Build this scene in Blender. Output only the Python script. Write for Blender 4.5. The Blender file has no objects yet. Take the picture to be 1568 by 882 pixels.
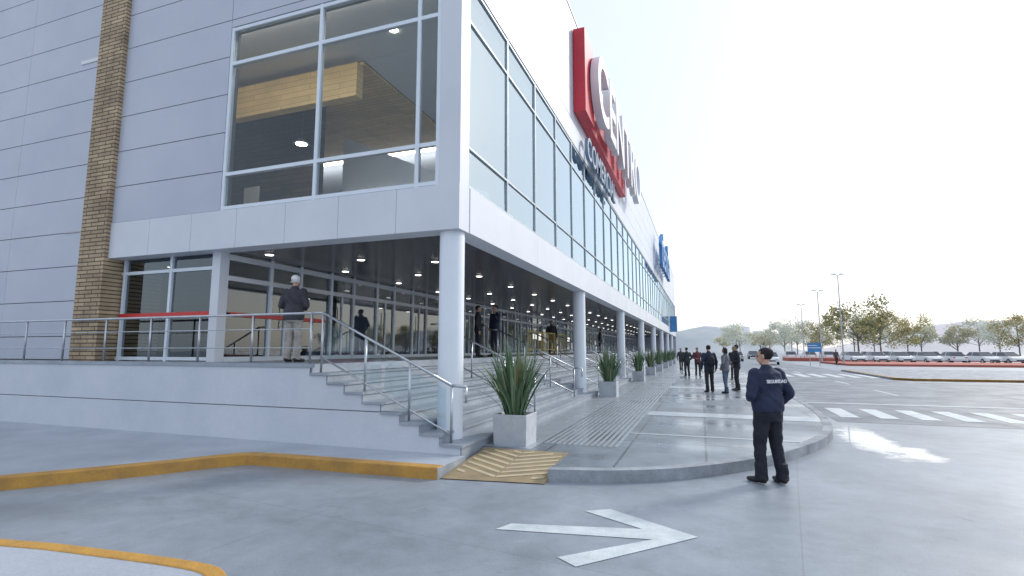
import bpy, bmesh, math, random
from mathutils import Vector, Matrix
random.seed(7)
R = math.radians
scene = bpy.context.scene
col = scene.collection

# ---------------------------------------------------------------- materials
def pmat(name, c1, c2=None, scale=2.0, rough=0.6, rough2=None, bump=0.0, bscale=None, metal=0.0,
         spec=0.5, detail=6, emit=None, estr=0.0, fine=0.0):
    m = bpy.data.materials.new(name); m.use_nodes = True
    nt = m.node_tree; N = nt.nodes; L = nt.links
    b = N['Principled BSDF']
    b.inputs['Base Color'].default_value = (*c1, 1)
    b.inputs['Roughness'].default_value = rough
    b.inputs['Metallic'].default_value = metal
    b.inputs['Specular IOR Level'].default_value = spec
    if emit:
        b.inputs['Emission Color'].default_value = (*emit, 1)
        b.inputs['Emission Strength'].default_value = estr
    tc = N.new('ShaderNodeTexCoord')
    if c2 is not None or rough2 is not None:
        n = N.new('ShaderNodeTexNoise'); n.inputs['Scale'].default_value = scale
        n.inputs['Detail'].default_value = detail; n.inputs['Roughness'].default_value = 0.62
        L.new(tc.outputs['Object'], n.inputs['Vector'])
        r = N.new('ShaderNodeMapRange'); r.inputs['From Min'].default_value = 0.33; r.inputs['From Max'].default_value = 0.67
        L.new(n.outputs['Fac'], r.inputs['Value'])
        if c2 is not None:
            mx = N.new('ShaderNodeMix'); mx.data_type = 'RGBA'
            mx.inputs[6].default_value = (*c1, 1); mx.inputs[7].default_value = (*c2, 1)
            L.new(r.outputs['Result'], mx.inputs[0]); out = mx.outputs[2]
            if fine > 0:
                n2 = N.new('ShaderNodeTexNoise'); n2.inputs['Scale'].default_value = scale * 40
                n2.inputs['Detail'].default_value = 3
                L.new(tc.outputs['Object'], n2.inputs['Vector'])
                r2 = N.new('ShaderNodeMapRange'); r2.inputs['From Min'].default_value = 0.3; r2.inputs['From Max'].default_value = 0.7
                r2.inputs['To Min'].default_value = 1 - fine; r2.inputs['To Max'].default_value = 1 + fine
                L.new(n2.outputs['Fac'], r2.inputs['Value'])
                vm = N.new('ShaderNodeVectorMath'); vm.operation = 'SCALE'
                L.new(out, vm.inputs[0]); L.new(r2.outputs['Result'], vm.inputs['Scale']); out = vm.outputs[0]
            L.new(out, b.inputs['Base Color'])
        if rough2 is not None:
            rr = N.new('ShaderNodeMapRange'); rr.inputs['To Min'].default_value = rough; rr.inputs['To Max'].default_value = rough2
            L.new(r.outputs['Result'], rr.inputs['Value']); L.new(rr.outputs['Result'], b.inputs['Roughness'])
    if bump > 0:
        nb = N.new('ShaderNodeTexNoise'); nb.inputs['Scale'].default_value = bscale or scale * 10; nb.inputs['Detail'].default_value = 4
        L.new(tc.outputs['Object'], nb.inputs['Vector'])
        bp = N.new('ShaderNodeBump'); bp.inputs['Strength'].default_value = bump; bp.inputs['Distance'].default_value = 0.02
        L.new(nb.outputs['Fac'], bp.inputs['Height']); L.new(bp.outputs['Normal'], b.inputs['Normal'])
    return m

def glass_mat(name, tint, base_refl=0.08, rough=0.01, ior=1.5, gcol=(0.86, 0.95, 1)):
    m = bpy.data.materials.new(name); m.use_nodes = True
    nt = m.node_tree; N = nt.nodes; L = nt.links
    N.remove(N['Principled BSDF']); out = N['Material Output']
    tr = N.new('ShaderNodeBsdfTransparent'); tr.inputs['Color'].default_value = (*tint, 1)
    gl = N.new('ShaderNodeBsdfGlossy'); gl.inputs['Roughness'].default_value = rough
    gl.inputs['Color'].default_value = (*gcol, 1)
    fr = N.new('ShaderNodeFresnel'); fr.inputs['IOR'].default_value = ior
    tc = N.new('ShaderNodeTexCoord'); nz = N.new('ShaderNodeTexNoise'); nz.inputs['Scale'].default_value = 0.5
    bp = N.new('ShaderNodeBump'); bp.inputs['Strength'].default_value = 0.06; bp.inputs['Distance'].default_value = 0.05
    L.new(tc.outputs['Object'], nz.inputs['Vector']); L.new(nz.outputs['Fac'], bp.inputs['Height'])
    L.new(bp.outputs['Normal'], gl.inputs['Normal'])
    ad = N.new('ShaderNodeMath'); ad.operation = 'ADD'; ad.inputs[1].default_value = base_refl; ad.use_clamp = True
    L.new(fr.outputs[0], ad.inputs[0])
    mx = N.new('ShaderNodeMixShader')
    L.new(ad.outputs[0], mx.inputs[0]); L.new(tr.outputs[0], mx.inputs[1]); L.new(gl.outputs[0], mx.inputs[2])
    L.new(mx.outputs[0], out.inputs['Surface'])
    return m

def brick_mat(name, c1, c2, mortar, w, h, mort=0.02, rough=0.7, axis='xy', bump=0.4, offset=0.5, noise=0.15, rough2=None):
    m = bpy.data.materials.new(name); m.use_nodes = True
    nt = m.node_tree; N = nt.nodes; L = nt.links; b = N['Principled BSDF']
    tc = N.new('ShaderNodeTexCoord'); sp = N.new('ShaderNodeSeparateXYZ'); cb = N.new('ShaderNodeCombineXYZ')
    L.new(tc.outputs['Object'], sp.inputs[0])
    idx = {'x': 0, 'y': 1, 'z': 2}
    L.new(sp.outputs[idx[axis[0]]], cb.inputs[0]); L.new(sp.outputs[idx[axis[1]]], cb.inputs[1])
    br = N.new('ShaderNodeTexBrick'); br.offset = offset
    br.inputs['Color1'].default_value = (*c1, 1); br.inputs['Color2'].default_value = (*c2, 1); br.inputs['Mortar'].default_value = (*mortar, 1)
    br.inputs['Scale'].default_value = 1; br.inputs['Mortar Size'].default_value = mort
    br.inputs['Brick Width'].default_value = w; br.inputs['Row Height'].default_value = h
    L.new(cb.outputs[0], br.inputs['Vector'])
    nz = N.new('ShaderNodeTexNoise'); nz.inputs['Scale'].default_value = 1.3; nz.inputs['Detail'].default_value = 8; nz.inputs['Roughness'].default_value = 0.65
    L.new(tc.outputs['Object'], nz.inputs['Vector'])
    r = N.new('ShaderNodeMapRange'); r.inputs['From Min'].default_value = 0.3; r.inputs['From Max'].default_value = 0.7
    r.inputs['To Min'].default_value = 1 - noise; r.inputs['To Max'].default_value = 1 + noise
    L.new(nz.outputs['Fac'], r.inputs['Value'])
    vm = N.new('ShaderNodeVectorMath'); vm.operation = 'SCALE'
    L.new(br.outputs['Color'], vm.inputs[0]); L.new(r.outputs['Result'], vm.inputs['Scale'])
    L.new(vm.outputs[0], b.inputs['Base Color'])
    b.inputs['Roughness'].default_value = rough
    if rough2 is not None:
        nr = N.new('ShaderNodeTexNoise'); nr.inputs['Scale'].default_value = 0.45; nr.inputs['Detail'].default_value = 5
        L.new(tc.outputs['Object'], nr.inputs['Vector'])
        rr = N.new('ShaderNodeMapRange'); rr.inputs['From Min'].default_value = 0.38; rr.inputs['From Max'].default_value = 0.62
        rr.inputs['To Min'].default_value = rough; rr.inputs['To Max'].default_value = rough2
        L.new(nr.outputs['Fac'], rr.inputs['Value']); L.new(rr.outputs['Result'], b.inputs['Roughness'])
    bp = N.new('ShaderNodeBump'); bp.inputs['Strength'].default_value = bump; bp.inputs['Distance'].default_value = 0.01
    L.new(br.outputs['Fac'], bp.inputs['Height']); bp.invert = True; L.new(bp.outputs['Normal'], b.inputs['Normal'])
    return m

M = {}
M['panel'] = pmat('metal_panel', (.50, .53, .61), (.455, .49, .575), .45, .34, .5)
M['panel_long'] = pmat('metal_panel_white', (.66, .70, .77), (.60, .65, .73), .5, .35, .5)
M['fascia'] = pmat('fascia_white', (.68, .71, .76), (.62, .65, .71), .7, .4, .5)
M['joint'] = pmat('joint_dark', (.10, .11, .13), rough=.8)
M['frame'] = pmat('frame_aluminium', (.74, .80, .87), (.68, .74, .81), 3, .35)
M['column'] = pmat('column_paint', (.80, .84, .90), (.74, .79, .87), 1.2, .45)
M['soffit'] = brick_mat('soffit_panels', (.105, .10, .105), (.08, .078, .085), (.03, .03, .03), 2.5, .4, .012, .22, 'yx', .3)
M['glass'] = glass_mat('window_glass', (.86, .92, .96), .015)
M['glass_door'] = glass_mat('door_glass', (.62, .68, .74), .06)
M['glass_long'] = glass_mat('window_glass_reflective', (.50, .68, .78), .34, gcol=(.78,.91,.98))
M['glass_rail'] = glass_mat('railing_glass', (.80, .88, .90), .05)
M['stone'] = brick_mat('stacked_stone', (.50, .38, .24), (.36, .27, .17), (.12, .09, .07), .42, .09, .012, .85, 'xz', .9, noise=.35)
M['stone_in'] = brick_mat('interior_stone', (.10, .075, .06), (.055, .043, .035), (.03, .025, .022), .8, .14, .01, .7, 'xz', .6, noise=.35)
M['wood'] = brick_mat('light_wood', (.82, .58, .25), (.72, .50, .20), (.42, .28, .12), 1.8, .15, .006, .5, 'xz', .2)
M['wood_h'] = brick_mat('light_wood_ceiling', (.74, .52, .24), (.64, .44, .19), (.32, .22, .1), 1.8, .15, .006, .5, 'xy', .2)
M['plaster'] = pmat('plaster_white', (.80, .81, .83), (.74, .75, .78), 1, .8)
M['grey_in'] = pmat('interior_grey', (.34, .41, .55), (.28, .34, .48), .6, .6)
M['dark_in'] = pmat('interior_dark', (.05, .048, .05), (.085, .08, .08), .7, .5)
M['floor_in'] = pmat('interior_floor', (.45, .43, .40), (.38, .37, .35), 1, .2)
M['lamp'] = pmat('downlight_glow', (.9, .9, .85), rough=.4, emit=(1, .96, .88), estr=6)
M['lamp_in'] = pmat('interior_light_panel', (.9, .9, .85), rough=.4, emit=(1, .92, .78), estr=3)
M['lamp_room'] = pmat('room_light', (.9, .9, .85), rough=.4, emit=(1, .93, .8), estr=14)
M['fill_strip'] = pmat('fill_light_strip', (.9, .9, .85), rough=.4, emit=(1, .90, .74), estr=11)  # glow added to brighten the upper room
M['step'] = pmat('granite_step', (.36, .40, .45), (.27, .31, .36), 1.5, .4, .65, bump=.2, bscale=60, fine=.12)
M['tile'] = brick_mat('terrace_tile', (.38, .41, .45), (.34, .37, .41), (.2, .2, .2), .6, .6, .01, .35, 'xy', .3, 0)
M['basewall'] = pmat('base_wall_paint', (.61, .64, .70), (.53, .57, .64), .8, .6, fine=.03, detail=9)
M['steel'] = pmat('stainless_steel', (.55, .58, .62), (.45, .48, .52), 6, .25, .4, metal=.9)
M['sign_red'] = pmat('sign_red', (.62, .03, .05), (.52, .02, .04), 1, .35)
M['sign_white'] = pmat('sign_white', (.8, .8, .82), (.74, .75, .78), 1, .4)
M['sign_blue'] = pmat('sign_blue', (.06, .26, .56), (.05, .21, .48), 1, .35)
M['sign_grey'] = pmat('sign_bluegrey', (.26, .34, .44), (.20, .28, .38), 1, .4)
M['kerb'] = pmat('kerb_concrete', (.36, .39, .43), (.18, .20, .225), 2.2, .6, .8, bump=.4, bscale=30, fine=.15)
M['yellow'] = pmat('kerb_yellow_paint', (.58, .31, .055), (.38, .21, .06), 3, .55, .75, bump=.3, bscale=30, fine=.18, detail=9)
M['tan'] = pmat('ramp_tan_paint', (.36, .27, .15), (.24, .19, .12), 3, .7, fine=.18)
M['tan2'] = pmat('ramp_rib_light', (.58, .48, .30), (.44, .38, .26), 4, .65, fine=.12)
M['paint'] = pmat('road_paint_white', (.64, .69, .71), (.44, .49, .52), 3, .55, .7, fine=.14, detail=10)
M['asphalt'] = pmat('asphalt_worn', (.18, .205, .24), (.125, .145, .175), .8, .38, .66, bump=.3, bscale=80, fine=.14)
M['planter'] = pmat('planter_concrete', (.54, .57, .61), (.38, .41, .46), 3, .6, fine=.08, detail=9)
M['soil'] = pmat('soil', (.05, .04, .03), (.08, .06, .04), 20, .9)
M['leafA'] = pmat('flax_leaf_dark', (.055, .12, .06), (.09, .17, .09), 8, .45)
M['leafB'] = pmat('flax_leaf_light', (.16, .24, .13), (.24, .31, .19), 8, .42)
M['leafC'] = pmat('flax_leaf_dry', (.26, .23, .12), (.16, .16, .08), 8, .6)
M['mulch'] = pmat('red_mulch', (.46, .13, .10), (.34, .12, .09), 1, .9)
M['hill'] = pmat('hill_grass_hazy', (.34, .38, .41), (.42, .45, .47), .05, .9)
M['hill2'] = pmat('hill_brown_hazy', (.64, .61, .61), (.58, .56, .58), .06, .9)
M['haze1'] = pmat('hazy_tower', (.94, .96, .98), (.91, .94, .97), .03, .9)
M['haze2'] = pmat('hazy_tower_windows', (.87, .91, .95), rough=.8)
M['bark'] = pmat('bark', (.14, .115, .095), (.20, .17, .14), 5, .9)
M['t1'] = pmat('foliage_green', (.20, .23, .13), (.26, .28, .15), 1, .8)
M['t2'] = pmat('foliage_yellow', (.55, .45, .18), (.45, .40, .19), 1, .8)
M['t3'] = pmat('foliage_dark', (.13, .155, .10), (.17, .19, .12), 1, .8)
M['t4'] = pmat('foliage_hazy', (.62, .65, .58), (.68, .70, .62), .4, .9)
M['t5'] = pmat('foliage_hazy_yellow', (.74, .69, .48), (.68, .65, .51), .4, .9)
M['carwhite'] = pmat('car_paint_white', (.80, .82, .84), rough=.25)
M['carsilver'] = pmat('car_paint_silver', (.55, .58, .62), rough=.25, metal=.4)
M['carred'] = pmat('car_paint_red', (.4, .04, .04), rough=.25)
M['cardark'] = pmat('car_paint_dark', (.10, .12, .16), rough=.25)
M['carglass'] = pmat('car_glass', (.06, .07, .09), rough=.08)
M['rubber'] = pmat('rubber', (.02, .02, .02), rough=.8)
M['galv'] = pmat('galvanised_steel', (.46, .50, .54), (.40, .44, .48), 3, .5, metal=.3)
M['yel_bar'] = pmat('barrier_yellow', (.65, .48, .08), rough=.5)
M['skin'] = pmat('skin', (.52, .32, .23), (.46, .27, .19), 20, .55)
M['redrefl'] = pmat('red_reflection', (.60, .03, .03), rough=.4)

# ---------------------------------------------------------------- builder
class MB:
    def __init__(s): s.v = []; s.f = []; s.m = []; s.mats = []
    def mi(s, m):
        m = M[m] if isinstance(m, str) else m
        if m not in s.mats: s.mats.append(m)
        return s.mats.index(m)
    def add(s, vs, fs, m):
        o = len(s.v); k = s.mi(m)
        s.v += [tuple(v) for v in vs]
        for f in fs: s.f.append(tuple(i + o for i in f)); s.m.append(k)
    def box(s, x0, x1, y0, y1, z0, z1, m):
        vs = [(x0,y0,z0),(x1,y0,z0),(x1,y1,z0),(x0,y1,z0),(x0,y0,z1),(x1,y0,z1),(x1,y1,z1),(x0,y1,z1)]
        s.add(vs, [(0,3,2,1),(4,5,6,7),(0,1,5,4),(1,2,6,5),(2,3,7,6),(3,0,4,7)], m)
    def poly(s, pts, m): s.add(pts, [tuple(range(len(pts)))], m)
    def prism(s, pts, z0, z1, m, mside=None):
        n = len(pts)
        s.add([(p[0],p[1],z1) for p in pts], [tuple(range(n))], m)
        s.add([(p[0],p[1],z0) for p in pts] + [(p[0],p[1],z1) for p in pts],
              [(i,(i+1)%n,(i+1)%n+n,i+n) for i in range(n)], mside or m)
    def tube(s, p, q, r0, r1=None, m='steel', seg=10, caps=True):
        r1 = r0 if r1 is None else r1
        p = Vector(p); q = Vector(q); d = (q-p)
        if d.length < 1e-6: return
        d.normalize(); a = d.orthogonal().normalized(); b = d.cross(a)
        vs = []
        for c, r in ((p, r0), (q, r1)):
            for i in range(seg):
                t = 2*math.pi*i/seg; vs.append(c + a*math.cos(t)*r + b*math.sin(t)*r)
        fs = [(i,(i+1)%seg,(i+1)%seg+seg,i+seg) for i in range(seg)]
        if caps: fs += [tuple(range(seg))[::-1], tuple(range(seg, 2*seg))]
        s.add(vs, fs, m)
    def build(s, name, parent=None, smooth=False, bevel=0, fixn=True):
        me = bpy.data.meshes.new(name); me.from_pydata(s.v, [], s.f)
        for m in s.mats: me.materials.append(m)
        for i, p in enumerate(me.polygons): p.material_index = s.m[i]; p.use_smooth = smooth
        if fixn:
            bm = bmesh.new(); bm.from_mesh(me); bmesh.ops.recalc_face_normals(bm, faces=bm.faces); bm.to_mesh(me); bm.free()
        ob = bpy.data.objects.new(name, me); col.objects.link(ob)
        if parent: ob.parent = parent
        if bevel:
            bv = ob.modifiers.new('bevel', 'BEVEL'); bv.width = bevel; bv.segments = 2; bv.limit_method = 'ANGLE'
        return ob
def empty(name, loc=(0,0,0)):
    e = bpy.data.objects.new(name, None); e.location = loc; col.objects.link(e); e.empty_display_size = .3
    return e
def text_mesh(body, size, extr, mat, name, parent, mw, bold=0.0, shear=0):
    c = bpy.data.curves.new(name, 'FONT'); c.body = body; c.size = size; c.extrude = extr; c.offset = bold
    c.align_x = 'LEFT'; c.shear = shear
    o = bpy.data.objects.new(name, c); col.objects.link(o); bpy.context.view_layer.update()
    me = bpy.data.meshes.new_from_object(o.evaluated_get(bpy.context.evaluated_depsgraph_get()))
    bpy.data.objects.remove(o)
    me.materials.clear(); me.materials.append(mat)
    ob = bpy.data.objects.new(name, me); col.objects.link(ob); ob.parent = parent; ob.matrix_local = mw
    return ob

# ---------------------------------------------------------------- ground
def ground_material():
    m = bpy.data.materials.new('concrete_ground'); m.use_nodes = True
    nt = m.node_tree; N = nt.nodes; L = nt.links; b = N['Principled BSDF']
    tc = N.new('ShaderNodeTexCoord')
    def noise(sc, det, rg=.6, dist=0):
        n = N.new('ShaderNodeTexNoise'); n.inputs['Scale'].default_value = sc; n.inputs['Detail'].default_value = det
        n.inputs['Roughness'].default_value = rg; n.inputs['Distortion'].default_value = dist
        L.new(tc.outputs['Object'], n.inputs['Vector']); return n.outputs['Fac']
    def mr(v, a, b_, c, d):
        r = N.new('ShaderNodeMapRange'); r.inputs[1].default_value = a; r.inputs[2].default_value = b_; r.inputs[3].default_value = c; r.inputs[4].default_value = d
        L.new(v, r.inputs[0]); return r.outputs[0]
    def op(o, a, c):
        x = N.new('ShaderNodeMath'); x.operation = o
        for i, v in enumerate((a, c)):
            if isinstance(v, (int, float)): x.inputs[i].default_value = v
            else: L.new(v, x.inputs[i])
        return x.outputs[0]
    mul = lambda a, c: op('MULTIPLY', a, c)
    f = mul(mr(noise(.35, 8, .62, .6), .3, .7, .78, 1.16), mr(noise(3.2, 8, .7, .3), .3, .7, .87, 1.10))
    f = mul(f, mr(noise(60, 3), .3, .7, .91, 1.08))
    f = mul(f, mr(noise(1.6, 10, .75, 1.2), .59, .72, 1.0, .72))
    f = mul(f, mr(noise(14, 6, .7, .5), .66, .73, 1.0, .70))
    mp = N.new('ShaderNodeMapping'); mp.inputs['Rotation'].default_value[2] = R(8); L.new(tc.outputs['Object'], mp.inputs[0])
    br = N.new('ShaderNodeTexBrick'); br.offset = 0; br.inputs['Scale'].default_value = 1; br.inputs['Brick Width'].default_value = 4.6
    br.inputs['Row Height'].default_value = 4.2; br.inputs['Mortar Size'].default_value = .008
    L.new(mp.outputs[0], br.inputs['Vector'])
    f = mul(f, mr(br.outputs['Fac'], 0, 1, 1, .84))
    # faint tyre tracks along the driveway (running in x)
    sp = N.new('ShaderNodeSeparateXYZ'); L.new(tc.outputs['Object'], sp.inputs[0])
    yy_ = op('ADD', sp.outputs[1], mul(noise(.25, 2), .9))
    for yc in (3.3, 4.95):
        dd = op('ABSOLUTE', op('SUBTRACT', yy_, yc), 0)
        tr_ = mul(mr(dd, .08, .30, 1, 0), mr(noise(2.5, 6, .7), .4, .65, 0, 1))
        f = mul(f, mr(tr_, 0, 1, 1, .86))
    # wet places : noisy ellipses along the outside of the kerb, where rinse water has run
    nz = op('MULTIPLY', op('SUBTRACT', noise(1.7, 7, .65, .8), .5), 2.0)
    wet = None
    for (cx, cy, rx, ry) in ((3.0, 12.2, .42, 2.0), (3.35, 10.9, .30, .75)):
        dx = op('DIVIDE', op('SUBTRACT', sp.outputs[0], cx), rx); dy = op('DIVIDE', op('SUBTRACT', sp.outputs[1], cy), ry)
        d = op('SQRT', op('ADD', mul(dx, dx), mul(dy, dy)), 0)
        w_ = mr(op('ADD', d, nz), .65, 1.15, 1.0, 0.0)
        wet = w_ if wet is None else op('MAXIMUM', wet, w_)
    f = mul(f, mr(wet, 0, 1, 1, .62))
    vm = N.new('ShaderNodeVectorMath'); vm.operation = 'SCALE'; vm.inputs[0].default_value = (.265, .30, .345)
    L.new(f, vm.inputs['Scale']); L.new(vm.outputs[0], b.inputs['Base Color'])
    rg = mr(noise(.5, 6, .6, .8), .35, .65, .32, .6)
    L.new(mul(rg, mr(wet, 0, 1, 1, .2)), b.inputs['Roughness'])
    b.inputs['Coat Roughness'].default_value = .05; b.inputs['Coat IOR'].default_value = 1.6
    L.new(wet, b.inputs['Coat Weight'])
    bp = N.new('ShaderNodeBump'); bp.inputs['Distance'].default_value = .01
    L.new(mr(wet, 0, 1, .30, .04), bp.inputs['Strength'])
    L.new(noise(45, 5, .7), bp.inputs['Height']); L.new(bp.outputs['Normal'], b.inputs['Normal'])
    return m
M['ground'] = ground_material()
g = MB(); g.poly([(-900,-500,0),(900,-500,0),(900,1500,0),(-900,1500,0)], 'ground'); g.build('ground')

rd = MB(); rd.poly([(3.06,15,.004),(10.3,15,.004),(11.5,150,.004),(3.06,150,.004)], 'asphalt')
rd.poly([(10.3,15,.005),(60,17,.005),(60,34,.005),(10.6,34,.005)], 'asphalt')
rd.build('road')

mk = MB()
def bar(x0, x1, y0, y1, z=.009, m='paint', sk=0.0): mk.poly([(x0,y0,z),(x1,y0,z),(x1+sk,y1,z),(x0+sk,y1,z)], m)
for i in range(9): bar(3.35 + i*.88, 3.78 + i*.88, 16.0, 18.3, sk=.05)
bar(3.2, 12, 19.9, 20.15)
for i in range(10): bar(4.2 + i*.95, 4.7 + i*.95, 38.5, 43.5)
for i in range(12):
    if i != 2: bar(6.9, 7.03, 24 + i*7, 27 + i*7)
mk.build('crosswalk_markings')
ar = MB()
z = .005
ar.poly([(-1.97,4.99,z),(-1.88,5.20,z),(-.62,5.48,z),(-.50,5.22,z)], 'paint')
ar.poly([(-.62,5.48,z),(-1.27,5.86,z),(-1.02,6.02,z),(-.10,5.43,z),(-.50,5.22,z)], 'paint')
ar.poly([(-.50,5.22,z),(-.10,5.43,z),(-.30,5.20,z),(-1.03,4.38,z),(-1.22,4.52,z)], 'paint')
ar.build('painted_arrow')

# main sidewalk
def catmull(P, sub=4):
    out = []
    for i in range(len(P)-1):
        p0 = P[max(i-1,0)]; p1 = P[i]; p2 = P[i+1]; p3 = P[min(i+2,len(P)-1)]
        for k in range(sub):
            t = k/sub
            out.append(tuple(.5*((2*p1[j]) + (-p0[j]+p2[j])*t + (2*p0[j]-5*p1[j]+4*p2[j]-p3[j])*t*t + (-p0[j]+3*p1[j]-3*p2[j]+p3[j])*t**3) for j in (0,1)))
    out.append(P[-1]); return out
curve = catmull([(-2.0,6.98),(-1.3,7.16),(-.55,7.52),(.15,8.1),(.8,8.85),(1.4,9.8),(1.95,10.9),(2.35,12.1),(2.62,13.5),(2.8,15.2),(2.9,17.5),(2.95,21)])
M['walk'] = brick_mat('sidewalk_paving', (.18,.21,.245), (.145,.17,.20), (.08,.09,.105), 1.2, 2.4, .02, .15, 'xy', .3, 0, .32, rough2=.48)
M['walk_band'] = pmat('sidewalk_light_band', (.46,.50,.54), (.35,.39,.43), 2, .22, .45, fine=.1)
M['tactile'] = pmat('tactile_tile', (.35,.39,.43), (.27,.305,.34), 2, .22, .45, fine=.1)
M['walk_left'] = pmat('sidewalk_concrete', (.44,.475,.53), (.35,.385,.44), 1, .6, .75, fine=.08, detail=9)
sw = MB()
sw.prism([(-3.52,8.2),(-2.0,8.2)] + curve + [(2.95,110),(-3.52,110)], -.02, .15, 'walk', 'kerb')
sw.build('sidewalk')
kb = MB()
full = [(-2.0,8.2)] + curve + [(2.95,110)]
def strip(mb, pts, w, z0, z1, m, side=1):
    n = len(pts); off = []
    for i in range(n):
        a = Vector(pts[max(i-1,0)]); c = Vector(pts[min(i+1,n-1)]); d = (c-a).normalized(); nr = Vector((-d.y, d.x))*side
        off.append((pts[i][0]+nr.x*w, pts[i][1]+nr.y*w))
    for i in range(n-1):
        a,b_,c,d = pts[i],pts[i+1],off[i+1],off[i]
        vs = [(*a,z0),(*b_,z0),(*c,z0),(*d,z0),(*a,z1),(*b_,z1),(*c,z1),(*d,z1)]
        fs = [(4,5,6,7),(0,1,5,4),(2,3,7,6)]
        if i == 0: fs.append((3,0,4,7))
        if i == n-2: fs.append((1,2,6,5))
        mb.add(vs, fs, m)
k2 = [(p[0]+.004, p[1]) for p in full[1:]]
strip(kb, k2, .17, -.01, .158, 'kerb', 1)
kb.build('kerb')
pb = MB()
def band(y0, y1, x0=-1.35, x1=None, zz=.154, m='walk_band'):
    pb.poly([(x0,y0,zz),(x1,y0,zz),(x1,y1,zz),(x0,y1,zz)], m)
band(10.45,10.57,x1=1.6); band(13.5,14.35,x1=2.45); band(18.6,18.8,x1=2.7); band(23.2,24.3,x1=2.75); band(29.5,29.8,x1=2.75)
band(34,35.2,x1=2.75); band(45,46,x1=2.75); band(56,57,x1=2.75); band(70,72,x1=2.75)
for i in range(13):
    xx = -2.62 + i*.10
    pb.box(xx, xx+.05, 8.9, 60, .15, .156, 'tactile')
pb.poly([(-3.5,8.3,.1525),(-2.66,8.3,.1525),(-2.66,70,.1525),(-3.5,70,.1525)],'tactile')
pb.build('tactile_paving')

# ramp with chevron ribs
rp = MB()
x0,x1,ya,yb = -3.42,-2.004,6.6,8.196
rp.poly([(x0,ya,.012),(x1,ya+.2,.012),(x1,yb,.152),(x0,yb,.152)], 'tan')
def rz(x, y):
    yl = ya + .2*(x-x0)/(x1-x0)
    return .012 + max(0,(y-yl)/(yb-yl))*.14 + .006
for i in range(-2, 9):
    xm = (x0+x1)/2
    for (xa, xb, da, db) in ((x0+.06, xm-.01, .34, 0), (xm+.01, x1-.06, 0, .34)):
        y = ya + .04 + i*.19; n = 4
        for k in range(n):
            xs0 = xa+(xb-xa)*k/n; xs1 = xa+(xb-xa)*(k+1)/n; A = y+da+(db-da)*k/n; B = y+da+(db-da)*(k+1)/n
            if min(A,B) < ya+.23 or max(A,B)+.08 > yb: continue
            rp.poly([(xs0,A,rz(xs0,A)),(xs1,B,rz(xs1,B)),(xs1,B+.075,rz(xs1,B+.075)),(xs0,A+.075,rz(xs0,A+.075))], 'tan2')
rp.poly([(x1,ya+.2,0),(x1,yb,0),(x1,yb,.152),(x1,ya+.2,.012)], 'tan')
rp.build('kerb_ramp')

# left sidewalk with yellow kerb
ls = MB()
yel = catmull([(-3.43,6.55),(-5.0,6.48),(-6.3,6.42),(-6.72,6.28),(-7.3,5.45),(-8.4,4.1),(-10.4,1.9),(-14,-2)], 3)
ls.prism([(-3.43,7.45),(-34,7.45),(-34,-2)] + yel[::-1], -.02, .148, 'walk_left', 'kerb')
ls.build('sidewalk')
yk = MB(); strip(yk, [(p[0],p[1]-.004) for p in yel], .20, -.01, .160, 'yellow', -1); yk.build('yellow_kerb', bevel=.015)
isl = catmull([(-9.5,1.2),(-7,2.65),(-5.6,3.02),(-4.6,3.14),(-3.75,3.2),(-3.4,3.14),(-3.18,2.92),(-3.08,2.55),(-3.1,1.2),(-3.4,.7),(-4,.5)], 3)
im = MB(); im.prism((isl + [(-9.5,-1.5)])[::-1], -.02, .11, 'walk_left', 'kerb'); im.build('traffic_island')
ik = MB(); strip(ik, isl, .13, -.01, .12, 'yellow', -1); ik.build('yellow_kerb', bevel=.012)

# ---------------------------------------------------------------- the mall building
CX, CY = -3.72, 7.74
ZS, ZF, ZL, ZU, ZT, ZR = 3.76, 4.55, 5.31, 7.71, 8.50, 13.14
YE = 86
mall = empty('shopping_mall')
w = MB()
w.box(-12.3, -9.10, CY+.035, CY+.25, ZS+.01, ZR-.05, 'joint')
w.box(-9.10, CX-.035, CY+.035, CY+.25, ZT+.02, ZR-.05, 'joint')
w.box(CX-.25, CX-.035, CY+.25, YE, ZT+.02, ZR-.05, 'joint')
w.box(-14.5, CX-.25, CY+.25, YE, ZR-.3, ZR-.1, 'joint')
rows = [ZF + .83*k for k in range(0, 11)] + [ZR]
allrows = [1.52, 2.06, 2.89, 3.72] + rows
for a, b_ in zip(allrows[:-1], allrows[1:]):
    for xa in range(6): w.box(-34+xa*3.5, -34+xa*3.5+3.492, 8.02, 8.05, a+.009, b_-.009, 'panel')
for a, b_ in zip(rows[:-1], rows[1:]):
    if b_ <= ZT + .03 or a < ZT:
        w.box(-12.3, -9.10, CY, CY+.03, a+.009, b_-.009, 'panel')
        if b_ > ZT + .03:
            w.box(-9.09, -4.12, CY, CY+.03, ZT+.03, b_-.009, 'panel')
            w.box(-4.11, CX, CY, CY+.03, ZT+.03, b_-.009, 'panel')
    else:
        for xa, xb in ((-12.3,-9.10),(-9.09,-4.12),(-4.11,CX)):
            w.box(xa, xb-.004, CY, CY+.03, a+.009, b_-.009, 'panel')
w.box(-34,-13.2,8.055,8.3,1.51,ZR-.05,'joint')
lrows = [ZT+.02, 9.3, 10.26, 11.22, 12.18, ZR]
lys = [CY+.034, 8.07] + [8.07+4.0*i for i in range(1,20)] + [YE]
for a, b_ in zip(lrows[:-1], lrows[1:]):
    for y, y2 in zip(lys[:-1], lys[1:]):
        w.box(CX-.03, CX, y+.004, y2-.004, a+.009, b_-.009, 'panel_long')
w.box(-12.299, CX+.03, CY-.03, YE, ZR+.002, ZR+.06, 'frame')
w.box(-34, -12.301, CY+.2, YE, ZR+.002, ZR+.05, 'frame')
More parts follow.
